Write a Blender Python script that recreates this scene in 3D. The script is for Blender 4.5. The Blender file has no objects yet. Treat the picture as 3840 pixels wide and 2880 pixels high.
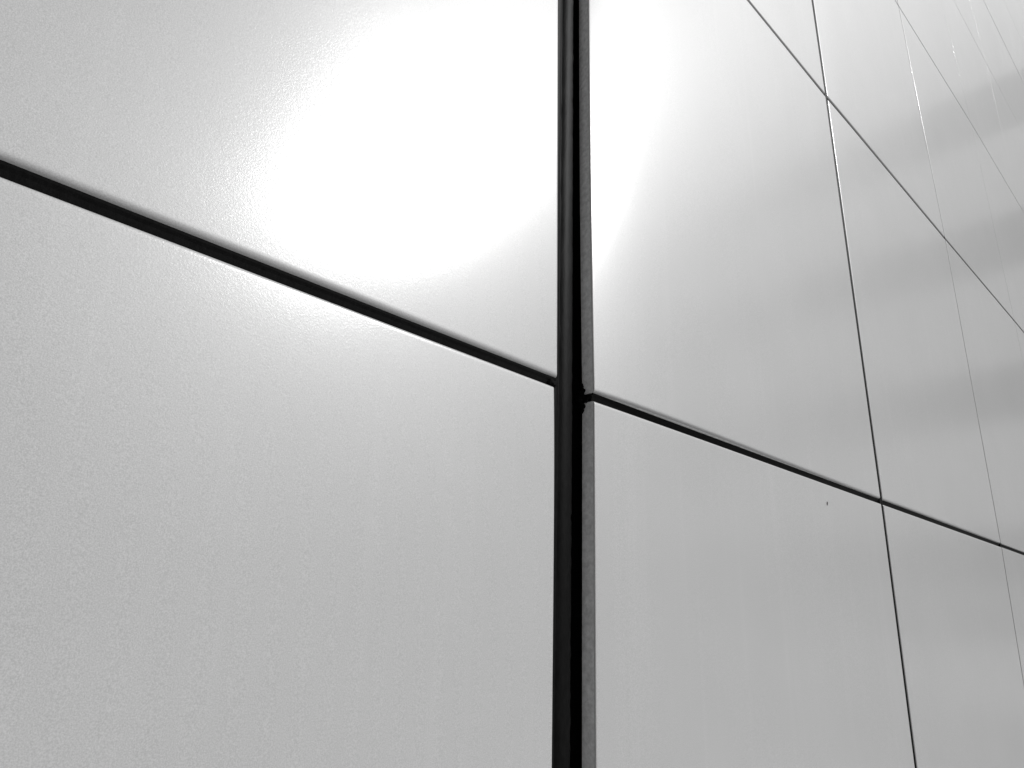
import bpy, bmesh, math, random
from mathutils import Vector, Matrix, noise

random.seed(7)
sc = bpy.context.scene

# ------------------------------------------------------------------ camera
CZ = 1.60            # eye height above the paving
D0 = 0.65154         # distance from the camera to the cladding plane
cam_d = bpy.data.cameras.new("camera")
cam = bpy.data.objects.new("camera", cam_d)
sc.collection.objects.link(cam)
cam_d.sensor_width = 36.0
cam_d.lens = 2589.75 / 3840.0 * 36.0
cam_d.clip_start = 0.01
cam_d.clip_end = 2000.0
RT = Vector((0.7230609, -0.6899482, 0.0339778))      # camera right, in world axes
DN = Vector((0.2460123, 0.2112331, -0.9459696))      # camera down
FW = Vector((0.6454928, 0.6923526, 0.3224701))       # camera forward
cam.matrix_world = Matrix(((RT.x, -DN.x, -FW.x, 0.0),
                           (RT.y, -DN.y, -FW.y, 0.0),
                           (RT.z, -DN.z, -FW.z, CZ),
                           (0, 0, 0, 1)))
sc.camera = cam

# ------------------------------------------------------------------ daylight
SUN_EL = math.radians(36.0)
SUN_AZ = math.radians(-54.5)         # from +X towards -Y (out from the wall)
sun_dir = Vector((math.cos(SUN_EL) * math.cos(SUN_AZ), math.cos(SUN_EL) * math.sin(SUN_AZ), math.sin(SUN_EL)))
world = bpy.data.worlds.new("World")
sc.world = world
world.use_nodes = True
wn = world.node_tree
wn.nodes.clear()
sky = wn.nodes.new("ShaderNodeTexSky")
sky.sky_type = 'NISHITA'
sky.sun_disc = False
sky.sun_elevation = SUN_EL
sky.sun_rotation = math.pi / 2 - SUN_AZ
sky.air_density = 1.3
sky.dust_density = 4.0
sky.ozone_density = 1.0
bw = wn.nodes.new("ShaderNodeRGBToBW")      # the photograph is monochrome
bg = wn.nodes.new("ShaderNodeBackground")
bg.inputs[1].default_value = 0.058
wo = wn.nodes.new("ShaderNodeOutputWorld")
wn.links.new(sky.outputs[0], bw.inputs[0])
wn.links.new(bw.outputs[0], bg.inputs[0])
wn.links.new(bg.outputs[0], wo.inputs[0])
sl = bpy.data.lights.new("sun", 'SUN')
sl.energy = 3.05
sl.angle = math.radians(0.55)
sun = bpy.data.objects.new("sun", sl)
sc.collection.objects.link(sun)
sun.rotation_euler = sun_dir.to_track_quat('Z', 'Y').to_euler()
sun.location = (0, -5, 12)
sc.view_settings.view_transform = 'Standard'
sc.view_settings.look = 'None'
sc.view_settings.exposure = 0.0
sc.view_settings.gamma = 1.0

# ------------------------------------------------------------------ helpers
def tag(o, label=None, cat=None, group=None, kind=None):
    if label: o["label"] = label
    if cat: o["category"] = cat
    if group: o["group"] = group
    if kind: o["kind"] = kind
    return o

def mesh_obj(name, verts, faces, mat, parent=None, loc=(0, 0, 0), smooth=True):
    me = bpy.data.meshes.new(name)
    me.from_pydata([tuple(v) for v in verts], [], faces)
    me.update()
    me.materials.append(mat)
    if smooth:
        me.polygons.foreach_set("use_smooth", [True] * len(me.polygons))
    o = bpy.data.objects.new(name, me)
    sc.collection.objects.link(o)
    o.location = loc
    if parent is not None: o.parent = parent
    return o

def box(verts, faces, x0, y0, z0, x1, y1, z1):
    b = len(verts)
    verts += [(x0, y0, z0), (x1, y0, z0), (x1, y1, z0), (x0, y1, z0), (x0, y0, z1), (x1, y0, z1), (x1, y1, z1), (x0, y1, z1)]
    faces += [[b + i for i in f] for f in ((0, 3, 2, 1), (4, 5, 6, 7), (0, 1, 5, 4), (1, 2, 6, 5), (2, 3, 7, 6), (3, 0, 4, 7))]

def new_mat(name):
    m = bpy.data.materials.new(name)
    m.use_nodes = True
    nt = m.node_tree
    return m, nt, nt.nodes["Principled BSDF"]

def nd(nt, kind, **kw):
    n = nt.nodes.new(kind)
    for k, v in kw.items():
        if k.startswith("i_"): n.inputs[k[2:].replace("_", " ")].default_value = v
        else: setattr(n, k, v)
    return n

# ------------------------------------------------------------------ materials
def metal_material():
    m, nt, b = new_mat("silver_coated_metal")
    geo = nd(nt, "ShaderNodeNewGeometry")
    # fine orange peel of the coil coating
    n1 = nd(nt, "ShaderNodeTexNoise", i_Scale=420.0, i_Detail=4.0, i_Roughness=0.78)
    nt.links.new(geo.outputs["Position"], n1.inputs["Vector"])
    bmp = nd(nt, "ShaderNodeBump", i_Strength=0.35, i_Distance=0.00042)
    nt.links.new(n1.outputs[0], bmp.inputs["Height"])
    nt.links.new(bmp.outputs[0], b.inputs["Normal"])
    # dried rain runs, long in z
    mp = nd(nt, "ShaderNodeMapping")
    mp.inputs["Scale"].default_value = (38.0, 38.0, 0.9)
    nt.links.new(geo.outputs["Position"], mp.inputs["Vector"])
    n2 = nd(nt, "ShaderNodeTexNoise", i_Scale=1.0, i_Detail=4.0, i_Roughness=0.65)
    nt.links.new(mp.outputs[0], n2.inputs["Vector"])
    # soft cloudy variation of the film
    n3 = nd(nt, "ShaderNodeTexNoise", i_Scale=5.0, i_Detail=5.0, i_Roughness=0.6)
    nt.links.new(geo.outputs["Position"], n3.inputs["Vector"])
    mix = nd(nt, "ShaderNodeMath", operation='MULTIPLY_ADD'); mix.inputs[0].default_value = 1.0; mix.inputs[2].default_value = 0.5
    nt.links.new(n3.outputs[0], mix.inputs[1])
    mr = nd(nt, "ShaderNodeMapRange")
    mr.inputs["From Min"].default_value = 0.6; mr.inputs["From Max"].default_value = 1.4
    mr.inputs["To Min"].default_value = METAL_R - 0.008; mr.inputs["To Max"].default_value = METAL_R + 0.008
    nt.links.new(mix.outputs[0], mr.inputs["Value"])
    nt.links.new(mr.outputs[0], b.inputs["Roughness"])
    cr = nd(nt, "ShaderNodeMapRange")
    cr.inputs["From Min"].default_value = 0.6; cr.inputs["From Max"].default_value = 1.4
    cr.inputs["To Min"].default_value = METAL_C * 0.965; cr.inputs["To Max"].default_value = METAL_C * 1.035
    nt.links.new(mix.outputs[0], cr.inputs["Value"])
    ms = nd(nt, "ShaderNodeMapRange")
    ms.inputs["From Min"].default_value = 0.52; ms.inputs["From Max"].default_value = 0.78
    ms.inputs["To Min"].default_value = 1.0; ms.inputs["To Max"].default_value = 1.035
    nt.links.new(n2.outputs[0], ms.inputs["Value"])
    n5 = nd(nt, "ShaderNodeTexNoise", i_Scale=900.0, i_Detail=1.0, i_Roughness=0.5)     # pigment flakes
    nt.links.new(geo.outputs["Position"], n5.inputs["Vector"])
    fk = nd(nt, "ShaderNodeMapRange")
    fk.inputs["From Min"].default_value = 0.3; fk.inputs["From Max"].default_value = 0.7
    fk.inputs["To Min"].default_value = 0.88; fk.inputs["To Max"].default_value = 1.12
    nt.links.new(n5.outputs[0], fk.inputs["Value"])
    m1 = nd(nt, "ShaderNodeMath", operation='MULTIPLY'); m2 = nd(nt, "ShaderNodeMath", operation='MULTIPLY')
    nt.links.new(cr.outputs[0], m1.inputs[0]); nt.links.new(ms.outputs[0], m1.inputs[1])
    nt.links.new(m1.outputs[0], m2.inputs[0]); nt.links.new(fk.outputs[0], m2.inputs[1])
    cc = nd(nt, "ShaderNodeCombineColor")
    for i in range(3): nt.links.new(m2.outputs[0], cc.inputs[i])
    nt.links.new(cc.outputs[0], b.inputs["Base Color"])
    b.inputs["Metallic"].default_value = METAL_M
    b.inputs["Specular IOR Level"].default_value = 0.62
    b.inputs["Coat Weight"].default_value = 0.55
    b.inputs["Coat Roughness"].default_value = 0.17
    nt.links.new(bmp.outputs[0], b.inputs["Coat Normal"])
    return m

METAL_R, METAL_C, METAL_M = 0.465, 0.415, 0.0
M_METAL = metal_material()

def rubber_material():
    m, nt, b = new_mat("black_rubber")
    geo = nd(nt, "ShaderNodeNewGeometry")
    n = nd(nt, "ShaderNodeTexNoise", i_Scale=260.0, i_Detail=5.0, i_Roughness=0.7)
    mp = nd(nt, "ShaderNodeMapping"); mp.inputs["Scale"].default_value = (1.0, 1.0, 0.35)
    nt.links.new(geo.outputs["Position"], mp.inputs["Vector"])
    nt.links.new(mp.outputs[0], n.inputs["Vector"])
    mr = nd(nt, "ShaderNodeMapRange")
    mr.inputs["From Min"].default_value = 0.3; mr.inputs["From Max"].default_value = 0.7
    mr.inputs["To Min"].default_value = 0.002; mr.inputs["To Max"].default_value = 0.006
    nt.links.new(n.outputs[0], mr.inputs["Value"])
    cc = nd(nt, "ShaderNodeCombineColor")
    for i in range(3): nt.links.new(mr.outputs[0], cc.inputs[i])
    nt.links.new(cc.outputs[0], b.inputs["Base Color"])
    b.inputs["Roughness"].default_value = 0.5
    b.inputs["Specular IOR Level"].default_value = 0.06
    bmp = nd(nt, "ShaderNodeBump", i_Strength=0.5, i_Distance=0.0008)
    nt.links.new(n.outputs[0], bmp.inputs["Height"])
    nt.links.new(bmp.outputs[0], b.inputs["Normal"])
    return m
M_RUBBER = rubber_material()

def plain(name, c, r, scale=3.0, var=0.15, metallic=0.0):
    m, nt, b = new_mat(name)
    geo = nd(nt, "ShaderNodeNewGeometry")
    n = nd(nt, "ShaderNodeTexNoise", i_Scale=scale, i_Detail=6.0, i_Roughness=0.6)
    nt.links.new(geo.outputs["Position"], n.inputs["Vector"])
    mr = nd(nt, "ShaderNodeMapRange")
    mr.inputs["From Min"].default_value = 0.3; mr.inputs["From Max"].default_value = 0.7
    mr.inputs["To Min"].default_value = c * (1 - var); mr.inputs["To Max"].default_value = c * (1 + var)
    nt.links.new(n.outputs[0], mr.inputs["Value"])
    cc = nd(nt, "ShaderNodeCombineColor")
    for i in range(3): nt.links.new(mr.outputs[0], cc.inputs[i])
    nt.links.new(cc.outputs[0], b.inputs["Base Color"])
    b.inputs["Roughness"].default_value = r
    b.inputs["Metallic"].default_value = metallic
    return m
M_BACK = plain("dark_membrane", 0.012, 0.9, 8.0)
M_FLANGE = plain("mill_finish_flange", 0.80, 0.6, 130.0, 0.20, 0.0)
M_SEAL = plain("weathered_sealant", 0.004, 0.9, 400.0, 0.5)
M_SEAL.node_tree.nodes["Principled BSDF"].inputs["Specular IOR Level"].default_value = 0.08
M_PAVE = plain("concrete_paving", 0.44, 0.85, 1.5, 0.12)
M_CONC = plain("concrete", 0.35, 0.8, 4.0, 0.1)
M_DECK = plain("dark_concrete", 0.07, 0.8, 4.0, 0.1)  # concrete darkened to strengthen the mirrored bands
M_PALE = plain("pale_render", 0.62, 0.8, 1.0, 0.05)
M_GLASS = plain("dark_glazing", 0.03, 0.25, 1.0, 0.1)
M_DIRT = plain("dried_dirt", 0.12, 0.9, 900.0, 0.5)

# ------------------------------------------------------------------ setting: paving
g = []; f = []
g += [(-300, -300, 0), (300, -300, 0), (300, 300, 0), (-300, 300, 0)]; f.append([0, 1, 2, 3])
tag(mesh_obj("pavement", g, f, M_PAVE, smooth=False), kind="structure")

# ------------------------------------------------------------------ the cladding grid
# nodes of the joint grid on the wall plane (x, z above the eye)
NODE = {}
colx = {-2: -1.667, -1: -0.467, 0: 0.7328, 1: 1.950, 2: 3.145, 3: 4.350, 4: 5.555, 5: 6.70, 6: 7.90, 7: 9.10, 8: 10.30, 9: 11.50, 10: 12.70}
rowz = {-1: -0.990, 0: 0.3251, 1: 1.640, 2: 2.955, 3: 4.275, 4: 5.50, 5: 6.82, 6: 8.13, 7: 9.45, 8: 10.76}
for i, x in colx.items():
    for j, z in rowz.items():
        NODE[i, j] = (x, z)
NODE.update({(1, -1): (1.916, -0.99), (1, 0): (1.9525, 0.3262), (1, 1): (1.9579, 1.6434), (1, 2): (1.940, 2.955),
             (2, -1): (2.985, -0.99), (2, 0): (3.1318, 0.3236), (2, 1): (3.1745, 1.6453), (2, 2): (3.1334, 2.9411), (2, 3): (3.09, 4.24),
             (3, 0): (4.33, 0.32), (3, 1): (4.3779, 1.6522), (3, 2): (4.3731, 2.975), (3, 3): (4.24, 4.23),
             (4, 1): (5.50, 1.65), (4, 2): (5.5253, 2.955), (4, 3): (5.5608, 4.2538), (4, 4): (5.36, 5.42),
             (5, 3): (6.7459, 4.295), (5, 4): (6.50, 5.475), (5, 2): (6.80, 2.96), (6, 4): (7.80, 5.545), (6, 3): (7.98, 4.30),
             (7, 4): (9.05, 5.56), (5, 5): (6.35, 6.72), (6, 5): (7.70, 6.80)})
TL = math.tan(math.radians(1.92))          # the facet left of the wide joint leans towards the eye
def wall_y(x):
    return D0 - (0.6915 - x) * TL if x < 0.70 else D0

def project(x, y, z):
    v = Vector((x, y, z))
    zz = v.dot(FW)
    if zz < 0.02: return None
    return (1920 + 2589.75 * v.dot(RT) / zz, 1440 + 2589.75 * v.dot(DN) / zz)

def edge_profile(r, depth, n=6):
    """points (inset, drop) from the back of the return to the start of the flat"""
    p = [(0.0, depth), (0.0, (depth + r) / 2)]
    for k in range(n + 1):
        a = math.pi / 2 * k / n
        p.append((r - r * math.cos(a), r - r * math.sin(a)))
    return p                                  # last is (r, 0)

def panel_mesh(name, corners, rl, rr, rb, rt, depth, bow, nflat=36, flange=True, parent=None, curl=None, dish=0.0, roll=0.0, twist=0.0):
    """corners: (x,z) bottom-left, bottom-right, top-right, top-left on the wall plane"""
    bl, br, tr, tl = corners
    W = br[0] - bl[0]; H = tl[1] - bl[1]
    def axis(L, r0, r1):
        pts = []
        for ins, dr in edge_profile(r0, depth): pts.append((ins, dr))
        # a few rings next to the bend, then the flat
        pts += [(r0 + 0.0028, 0.0), (r0 + 0.004, 0.0)]
        for k in range(1, nflat):
            t = k / nflat
            t = t * t * (3 - 2 * t) * 0.5 + t * 0.5
            pts.append((r0 + 0.004 + (L - r0 - r1 - 0.008) * t, 0.0))
        pts += [(L - r1 - 0.004, 0.0), (L - r1 - 0.0028, 0.0)]
        for ins, dr in reversed(edge_profile(r1, depth)): pts.append((L - ins, dr))
        return pts
    ax = axis(W, rl, rr); az = axis(H, rb, rt)
    nx, nz = len(ax), len(az)
    verts = []; 
    ox, oz = bl
    for (q, dz) in az:
        t = q / H
        for (p_, dx) in ax:
            s = p_ / W
            x = (bl[0] + (br[0] - bl[0]) * s) * (1 - t) + (tl[0] + (tr[0] - tl[0]) * s) * t
            z = (bl[1] + (tl[1] - bl[1]) * t) * (1 - s) + (br[1] + (tr[1] - br[1]) * t) * s
            d = max(dx, dz)
            if dx > 0 and dz > 0 and dx < depth and dz < depth:
                d = min(depth, math.hypot(dx, dz))
            # gentle cushion of the sheet
            c = (1 - (2 * s - 1) ** 2) * (1 - (2 * t - 1) ** 2)
            e = bow * c
            if curl:                        # edge of the sheet pulled in towards the frame
                a, lx = curl
                e += a * (1 - math.exp(-p_ / lx)) * (1 - s)
            if dish:                        # sheet slightly dished between its top and bottom rails
                e -= dish * (1 - (2 * t - 1) ** 2) * ((1 - s ** 6) if bl[0] < 0 else (1 - s) ** 1.5)
            if twist:                       # sheet sprung slightly out of plane between its corners
                k = min(1.0, t / 0.26); k = k * k * (3 - 2 * k)
                e += twist * (x - 0.68) * (z - 0.80) * k * min(1.0, 4 * s)
            if roll:                        # sheet rolled back towards its top rail
                e -= roll * math.exp(-(H - q) / 0.09)
            e += (0.0013 * noise.noise(Vector((x * 1.7, z * 1.7, bow * 999))) + 0.00035 * noise.noise(Vector((x * 5.3, z * 5.3, bow * 777)))) * min(1, 12 * s * (1 - s)) * min(1, 12 * t * (1 - t))
            verts.append((x - ox, wall_y(x) + d - e, z - oz))
    faces_face = []; faces_fl = []
    for b in range(nz - 1):
        for a in range(nx - 1):
            q = [b * nx + a, b * nx + a + 1, (b + 1) * nx + a + 1, (b + 1) * nx + a]
            dm = [max(ax[a][1], ax[a + 1][1]), max(az[b][1], az[b + 1][1])]
            onfl = (ax[a][1] >= rl and ax[a + 1][1] >= rl and max(ax[a][1], ax[a+1][1]) > rl + 1e-6) or (az[b][1] >= rb and az[b + 1][1] >= rb and max(az[b][1], az[b+1][1]) > max(rb, rt) + 1e-6)
            (faces_fl if onfl and flange else faces_face).append(q)
    loc = (ox, 0, CZ + oz)
    if not flange:
        return mesh_obj(name, verts, faces_face, M_METAL, loc=loc)
    root = bpy.data.objects.new(name, None)
    root.empty_display_size = 0.1
    sc.collection.objects.link(root)
    root.location = loc
    def sub(nm, fs, mat=M_METAL):
        used = sorted({i for q in fs for i in q}); mp = {o: n for n, o in enumerate(used)}
        return mesh_obj(nm, [verts[i] for i in used], [[mp[i] for i in q] for q in fs], mat, parent=root)
    sub("face_sheet", faces_face)
    sub("return_flange", faces_fl, M_FLANGE)
    return root

VG = {0: 0.013, 1: 0.016, 2: 0.007, 3: 0.0025, 4: 0.002, 5: 0.002}
HG = {-1: 0.013, 0: 0.013, 1: 0.011, 2: 0.006, 3: 0.0030, 4: 0.012, 5: 0.004}
def inset(i, j):
    a = NODE[i, j]; b = NODE[i + 1, j]; c = NODE[i + 1, j + 1]; d = NODE[i, j + 1]
    gl, gr = VG.get(i, 0.002) / 2, VG.get(i + 1, 0.002) / 2
    gb, gt = HG.get(j, 0.004) / 2, HG.get(j + 1, 0.004) / 2
    return [[a[0] + gl, a[1] + gb], [b[0] - gr, b[1] + gb], [c[0] - gr, c[1] - gt], [d[0] + gl, d[1] - gt]]

ROWW = {-1: "below the lowest seam", 0: "just above the lowest seam", 1: "in the second course up",
        2: "in the third course up", 3: "in the fourth course up", 4: "in the fifth course up", 5: "in the sixth course up", 6: "in the seventh course up", 7: "in the eighth course up"}
COLW = {-1: "left of the black joint", 0: "right of the black joint", 1: "second right of the black joint", 2: "third right of the black joint",
        3: "fourth right of the black joint", 4: "fifth right of the black joint", 5: "sixth right of the black joint",
        6: "seventh right of the black joint", 7: "eighth right of the black joint", 8: "ninth right of the black joint", 9: "tenth right of the black joint"}
LAB = {(-1, -1): "large plain silver panel filling the lower left, under the thick slanting seam",
       (-1, 0): "large silver panel with the white sun glare, left of the wide black joint",
       (0, -1): "silver panel right of the wide black joint, under the slanting seam, with a dark speck",
       (0, 0): "tall silver panel right of the black joint, above the slanting seam, glare at left",
       (1, -1): "grey panel in the lower right corner beyond the second vertical seam, darkening at its corner"}
def quad_visible(cs):
    pts = []
    for k in range(4):
        a = cs[k]; b = cs[(k + 1) % 4]
        for t in range(9):
            x = a[0] + (b[0] - a[0]) * t / 8; z = a[1] + (b[1] - a[1]) * t / 8
            p = project(x, wall_y(x), z)
            if p: pts.append(p)
    if not pts: return False
    return max(p[0] for p in pts) > -150 and min(p[0] for p in pts) < 3990 and max(p[1] for p in pts) > -150 and min(p[1] for p in pts) < 3030

rb = random.Random(3)
PANELS = {}
for j in range(-1, 8):
    for i in range(-1, 10):
        cs = inset(i, j)
        if i == -1:
            if j == -1: cs[1] = [0.7045, -0.99]; cs[2] = [0.6952, 0.3236]; cs[3][1] = 0.3236
            elif j == 0: cs[1] = [0.6985, 0.3368]; cs[2] = [0.6775, 1.6335]; cs[0][1] = 0.3368
            else: cs[1] = [0.676, cs[1][1]]; cs[2] = [0.66, cs[2][1]]
        if i == 0:
            if j == -1: cs[0][0] = 0.7815; cs[3] = [0.7808, 0.3226 - 0.001]
            elif j == 0: cs[0] = [0.7808, 0.3355]; cs[3][0] = 0.7715
            else: cs[0][0] = 0.7715; cs[3][0] = 0.765
        bow = rb.uniform(0.0, 0.0016)
        bow = {(-1, -1): 0.003, (-1, 0): 0.002, (0, 0): 0.002, (0, -1): 0.0015}.get((i, j), bow)
        if not quad_visible(cs): continue
        near = i <= 1 and j <= 1
        o = panel_mesh("cladding_panel", cs, {1: 0.0045, 2: 0.0028}.get(i, 0.0022) if i <= 2 else [0.0014, 0.0006][i > 2], 0.0025 if i <= 1 else [0.0014, 0.0006][i > 2], (0.0070 if i < 0 else 0.0050) if near else 0.003, 0.0044 if near else 0.0026, 0.024, bow,
                       nflat=40 if near else 14, flange=(i <= 0 and j <= 0), curl={(0, 0): (0.0115, 0.10), (0, 1): (0.0095, 0.10), (0, -1): (0.002, 0.13), (1, 0): (0.001, 0.1), (1, 1): (0.0015, 0.1)}.get((i, j)),
                       dish={(-1, 0): 0.0035, (0, 0): 0.0045}.get((i, j), 0.0), roll={(-1, -1): 0.0032}.get((i, j), 0.0), twist={(-1, 0): -0.045}.get((i, j), 0.0))
        lab = LAB.get((i, j)) or ("silver panel %s, %s" % (COLW[i], ROWW[j]))
        tag(o, lab, "wall panel", "silver cladding panels of the wall")
        PANELS[i, j] = o

# ------------------------------------------------------------------ gaskets in the seams
def strip(name, path, half, depth, label, vertical=False, group=None):
    """rubber strip following a seam: two lips and a shallow groove between them"""
    if vertical:
        prof = [(-1.0, 0.003), (-0.75, 0.0), (-0.35, 0.0), (-0.15, 0.001), (0.15, 0.001), (0.35, 0.0), (0.75, 0.0), (1.0, 0.003), (1.0, 0.014), (-1.0, 0.014)]
    else:                 # upper lip added forward, its black standing in for shade under the bend above
        prof = [(-1.0, 0.008), (-0.45, 0.007), (-0.2, 0.0050), (0.05, 0.0035), (0.22, 0.0018), (0.34, 0.0012), (0.42, 0.0020), (1.0, 0.014), (1.0, 0.018), (-1.0, 0.018)]
    verts = []; faces = []
    n = len(prof)
    for (x, z) in path:
        for (u, d) in prof:
            if vertical: verts.append((x + u * half, wall_y(x) + depth + d, CZ + z))
            else: verts.append((x, wall_y(x) + depth + d, CZ + z + u * half))
    for k in range(len(path) - 1):
        for a in range(n):
            b = (a + 1) % n
            faces.append([k * n + a, k * n + b, (k + 1) * n + b, (k + 1) * n + a])
    faces.append(list(range(n))); faces.append([(len(path) - 1) * n + a for a in range(n)][::-1])
    ox, oz = path[0]
    verts = [(v[0] - ox, v[1], v[2] - CZ - oz) for v in verts]
    o = mesh_obj(name, verts, faces, M_RUBBER, loc=(ox, 0, CZ + oz), smooth=False)
    return tag(o, label, "rubber gasket", group)

def subdiv(path, n=6):
    out = []
    for a, b in zip(path, path[1:]):
        for k in range(n): out.append((a[0] + (b[0] - a[0]) * k / n, a[1] + (b[1] - a[1]) * k / n))
    return out + [path[-1]]

HL = {0: "thick black rubber strip in the slanting seam right of the wide joint", 1: "rubber strip in the diagonal seam that crosses the second vertical seam near the top",
      2: "thin strip in the second steep diagonal seam, starting from the top edge", 3: "very faint strip in the third steep diagonal seam of the upper right",
      4: "dark thin strip in the steepest diagonal seam at the upper right corner", 5: "strip in the horizontal seam above the one at the upper right corner",
      6: "strip in the seventh horizontal seam up", 7: "strip in the highest horizontal seam"}
for j in range(0, 5):
    i0 = 1 if j else 0
    pts = [(0.7825, rowz[j] if j else 0.3290)] + [NODE[i, j] for i in range(1, 11)]
    strip("horizontal_gasket", subdiv(pts), {0: 0.0150, 1: 0.0145, 2: 0.010, 3: 0.006, 4: 0.013}[j], {0: 0.0022, 1: 0.0022}.get(j, 0.0015), HL[j], group="rubber strips in the seams")
strip("horizontal_gasket", subdiv([(-1.6, 0.330), (0.700, 0.330)], 10), 0.021, 0.0030, "thickest black rubber strip, in the slanting seam left of the wide joint", group="rubber strips in the seams")
VLb = {1: "thin rubber strip in the first vertical seam right of the wide joint", 2: "fine strip in the second vertical seam right of the wide joint",
       3: "faint pale-edged strip in the third vertical seam right of the wide joint", 4: "faint strip in the fourth vertical seam right of the wide joint",
       5: "strip in the fifth vertical seam, meeting the steepest diagonal at the top right", 6: "faint strip in the sixth vertical seam at the right edge"}
for i in range(1, 7):
    pts = [NODE[i, j] for j in range(-1, 7)]
    strip("vertical_gasket", subdiv(pts), 0.012 if i == 1 else 0.008, 0.0022, VLb[i], vertical=True, group="rubber strips in the seams")

# ---- the wide joint: ribbed rubber profile, then an open slot against the right hand panels
def wide_profile():
    # x offsets from the left, y depth behind the wall plane
    return [(0.668, 0.060), (0.668, 0.0215), (0.688, 0.0215), (0.7040, 0.0205), (0.7120, 0.0195), (0.7205, 0.0190), (0.7225, 0.0215), (0.7245, 0.0215),
            (0.7265, 0.0190), (0.7400, 0.0185), (0.7490, 0.0190), (0.7530, 0.0205), (0.7560, 0.0235), (0.7575, 0.040), (0.7575, 0.078)]
verts = []; faces = []
prof = wide_profile(); n = len(prof)
zz = []
z = -1.05
while z < 3.2:
    zz.append(z); z += 0.0035 if -0.25 < z < 1.2 else 0.05
for z in zz:
    lean = -0.0045 * max(0.0, z - 0.33)
    for k, (x, d) in enumerate(prof):
        w = 0.0
        if 9 <= k <= 12:
            w = 0.0016 * noise.noise(Vector((k * 0.9, 0, z * 60))) + (0.0020 * max(0, noise.noise(Vector((k, 3, z * 130)))) if z < 0.33 else 0)
        dd = 0.0006 * noise.noise(Vector((k * 3.1, 7, z * 22))) if 2 < k < 13 else 0
        verts.append((x + lean + w, D0 + d + dd, z + 0.99))
for k in range(len(zz) - 1):
    for a in range(n - 1):
        faces.append([k * n + a, k * n + a + 1, (k + 1) * n + a + 1, (k + 1) * n + a])
wj = mesh_obj("expansion_joint", [(x - 0.7328, y, z) for x, y, z in verts], faces, M_RUBBER, loc=(0.7328, 0, CZ - 0.99))
tag(wj, "wide ribbed black rubber joint running straight up between the two large panels", "expansion joint")

# ------------------------------------------------------------------ sealant lumps where the seams meet the wide joint
def lump(name, centre, size, seed, label, parts):
    bm = bmesh.new()
    for (dx, dy, dz, r) in parts:
        m = bmesh.ops.create_icosphere(bm, subdivisions=3, radius=r)
        for v in m["verts"]:
            d = v.co.normalized()
            v.co *= 1 + 0.35 * noise.noise(d * 2.3 + Vector((seed, dx * 90, dz * 90)))
            v.co += Vector((dx, dy, dz))
    me = bpy.data.meshes.new(name); bm.to_mesh(me); bm.free()
    me.materials.append(M_SEAL)
    me.polygons.foreach_set("use_smooth", [True] * len(me.polygons))
    o = bpy.data.objects.new(name, me); sc.collection.objects.link(o); o.location = centre
    md = o.modifiers.new("fuse", 'REMESH'); md.mode = 'VOXEL'; md.voxel_size = 0.0012; md.use_smooth_shade = True
    return tag(o, label, "sealant", "lumps of black sealant at the joint crossing")
rs = random.Random(11)
parts = []
for k in range(34):                      # crumbs of sealant smeared down the flange
    t = rs.uniform(-1, 1)
    zc = 0.001 + 0.024 * t
    reach = 0.011 * (1 - abs(t)) ** 0.8
    parts.append((0.0030 + rs.uniform(-0.0015, 0.0), 0.004 - reach * rs.uniform(0.2, 1.15), zc, rs.uniform(0.0014, 0.0032) * (1.25 - 0.5 * abs(t))))
parts += [(0.0026, -0.010, 0.0005, 0.0036), (0.0030, -0.0130, 0.0015, 0.0030), (0.0036, -0.0150, 0.0015, 0.0026), (0.0018, 0.001, 0.002, 0.0050), (0.0015, 0.003, -0.009, 0.0042), (0.0015, 0.003, 0.010, 0.0042), (0.001, 0.005, 0.0, 0.006)]
lump("sealant_lump", (0.7765, D0 + 0.020, CZ + 0.328), 1, 2.0, "ragged black sealant smear right of the wide joint, where the slanting seam starts", parts)
lump("sealant_lump", (0.690, D0 + 0.008, CZ + 0.3285), 1, 5.0, "small black sealant plug closing the slanting seam left of the wide joint",
     [(0.000, 0, 0, 0.0070), (0.004, 0.001, -0.001, 0.007), (0.008, 0.003, 0.001, 0.007)])

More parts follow.
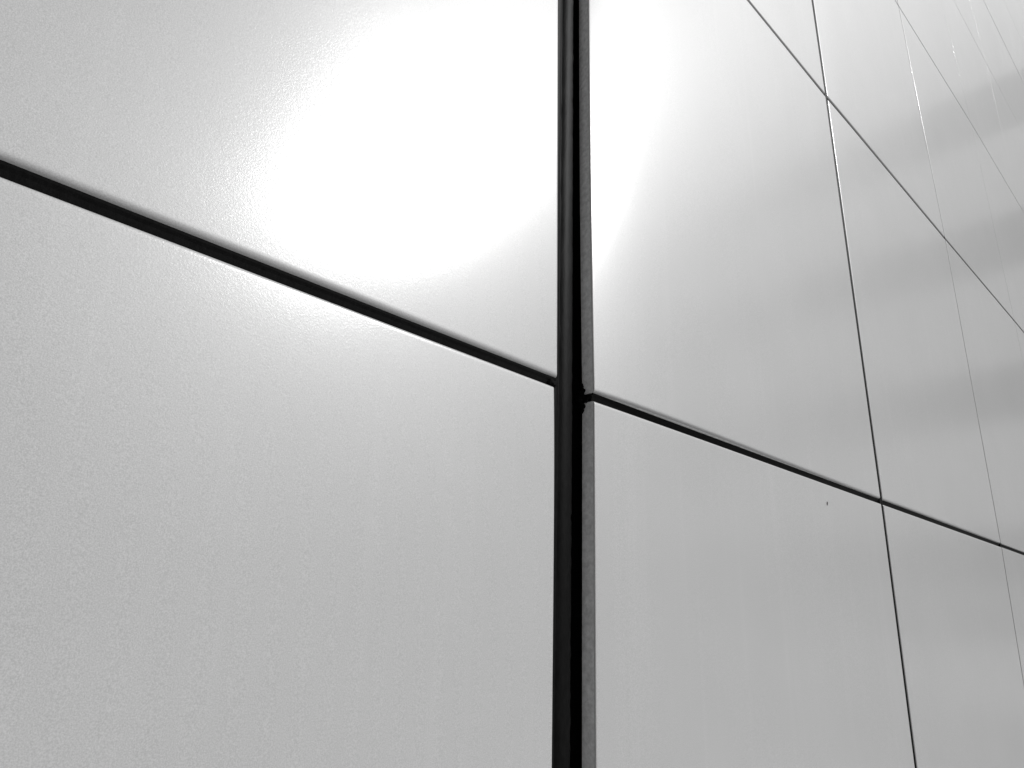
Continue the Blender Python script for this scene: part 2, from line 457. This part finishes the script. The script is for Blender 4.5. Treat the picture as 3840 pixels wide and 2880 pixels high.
# dirt speck on the panel
bm = bmesh.new()
for (dx, dz, r) in ((0, 0, 0.0024), (0.001, 0.003, 0.0017), (-0.0008, -0.003, 0.0014)):
    m = bmesh.ops.create_icosphere(bm, subdivisions=2, radius=r)
    for v in m["verts"]:
        v.co *= 1 + 0.5 * noise.noise(v.co * 700)
        v.co.y *= 0.35
        v.co += Vector((dx, 0, dz))
me = bpy.data.meshes.new("dirt_speck"); bm.to_mesh(me); bm.free(); me.materials.append(M_DIRT)
sp = bpy.data.objects.new("dirt_speck", me); sc.collection.objects.link(sp)
def on_wall(px, py, dy=0.0):
    r = RT * (px - 1920) + DN * (py - 1440) + FW * 2589.75
    t = (D0 + dy) / r.y
    return Vector((r.x * t, D0 + dy, r.z * t + CZ))
sp.location = on_wall(3103, 1888, -0.0016)
tag(sp, "tiny dark speck of dirt stuck on the panel under the slanting seam", "dirt speck")

# ------------------------------------------------------------------ wall behind the cladding, plinth
v = []; f = []
box(v, f, -3.0, 0.0, 0.0, 14.0, 0.30, 12.3)
o = mesh_obj("backing_wall", v, f, M_BACK, loc=(0, D0 + 0.085, 0), smooth=False)
tag(o, "black membrane wall hidden behind the silver cladding panels", "wall")

# ------------------------------------------------------------------ unseen building at the street end, open decks shaped to mirror as soft bands
R = 20.0
blk = bpy.data.objects.new("banded_building", None); sc.collection.objects.link(blk)
blk.location = (R, -5.0, 0)
tag(blk, "unseen building with stacked bands, shaped to mirror softly in the far panels", "building")
for h in (3.4, 7.4, 11.5, 15.6):
    v = []; f = []
    box(v, f, 0.0, -12.0, h - 0.62, 0.18, 13.0, h + 0.62)
    mesh_obj("parapet", v, f, M_DECK, parent=blk, smooth=False)
    v = []; f = []
    box(v, f, 0.183, -12.0, h - 0.60, 0.7, 13.0, h - 0.40)
    mesh_obj("deck_slab", v, f, M_DECK, parent=blk, smooth=False)
for k in range(6):
    v = []; f = []
    box(v, f, 0.6, -11.6 + k * 4.8, 0.0, 0.95, -11.25 + k * 4.8, 14.78)
    mesh_obj("column", v, f, M_DECK, parent=blk, smooth=False)

# unseen building added across the street to dim what the left panels mirror
ter = bpy.data.objects.new("dimming_building", None); sc.collection.objects.link(ter)
ter.location = (-14.0, -15.0, 0)
tag(ter, "unseen building added behind the viewpoint to dim the reflections in the left panels", "building")
v = []; f = []
box(v, f, -16.0, -12.0, 0.0, 18.0, 0.0, 12.5)
mesh_obj("wall", v, f, M_CONC, parent=ter, smooth=False)
for h in (1.2, 4.9, 8.6):
    for k in range(10):
        v = []; f = []
        box(v, f, -14.8 + k * 3.3, 0.003, h, -13.1 + k * 3.3, 0.06, h + 1.9)
        mesh_obj("window", v, f, M_GLASS, parent=ter, smooth=False)
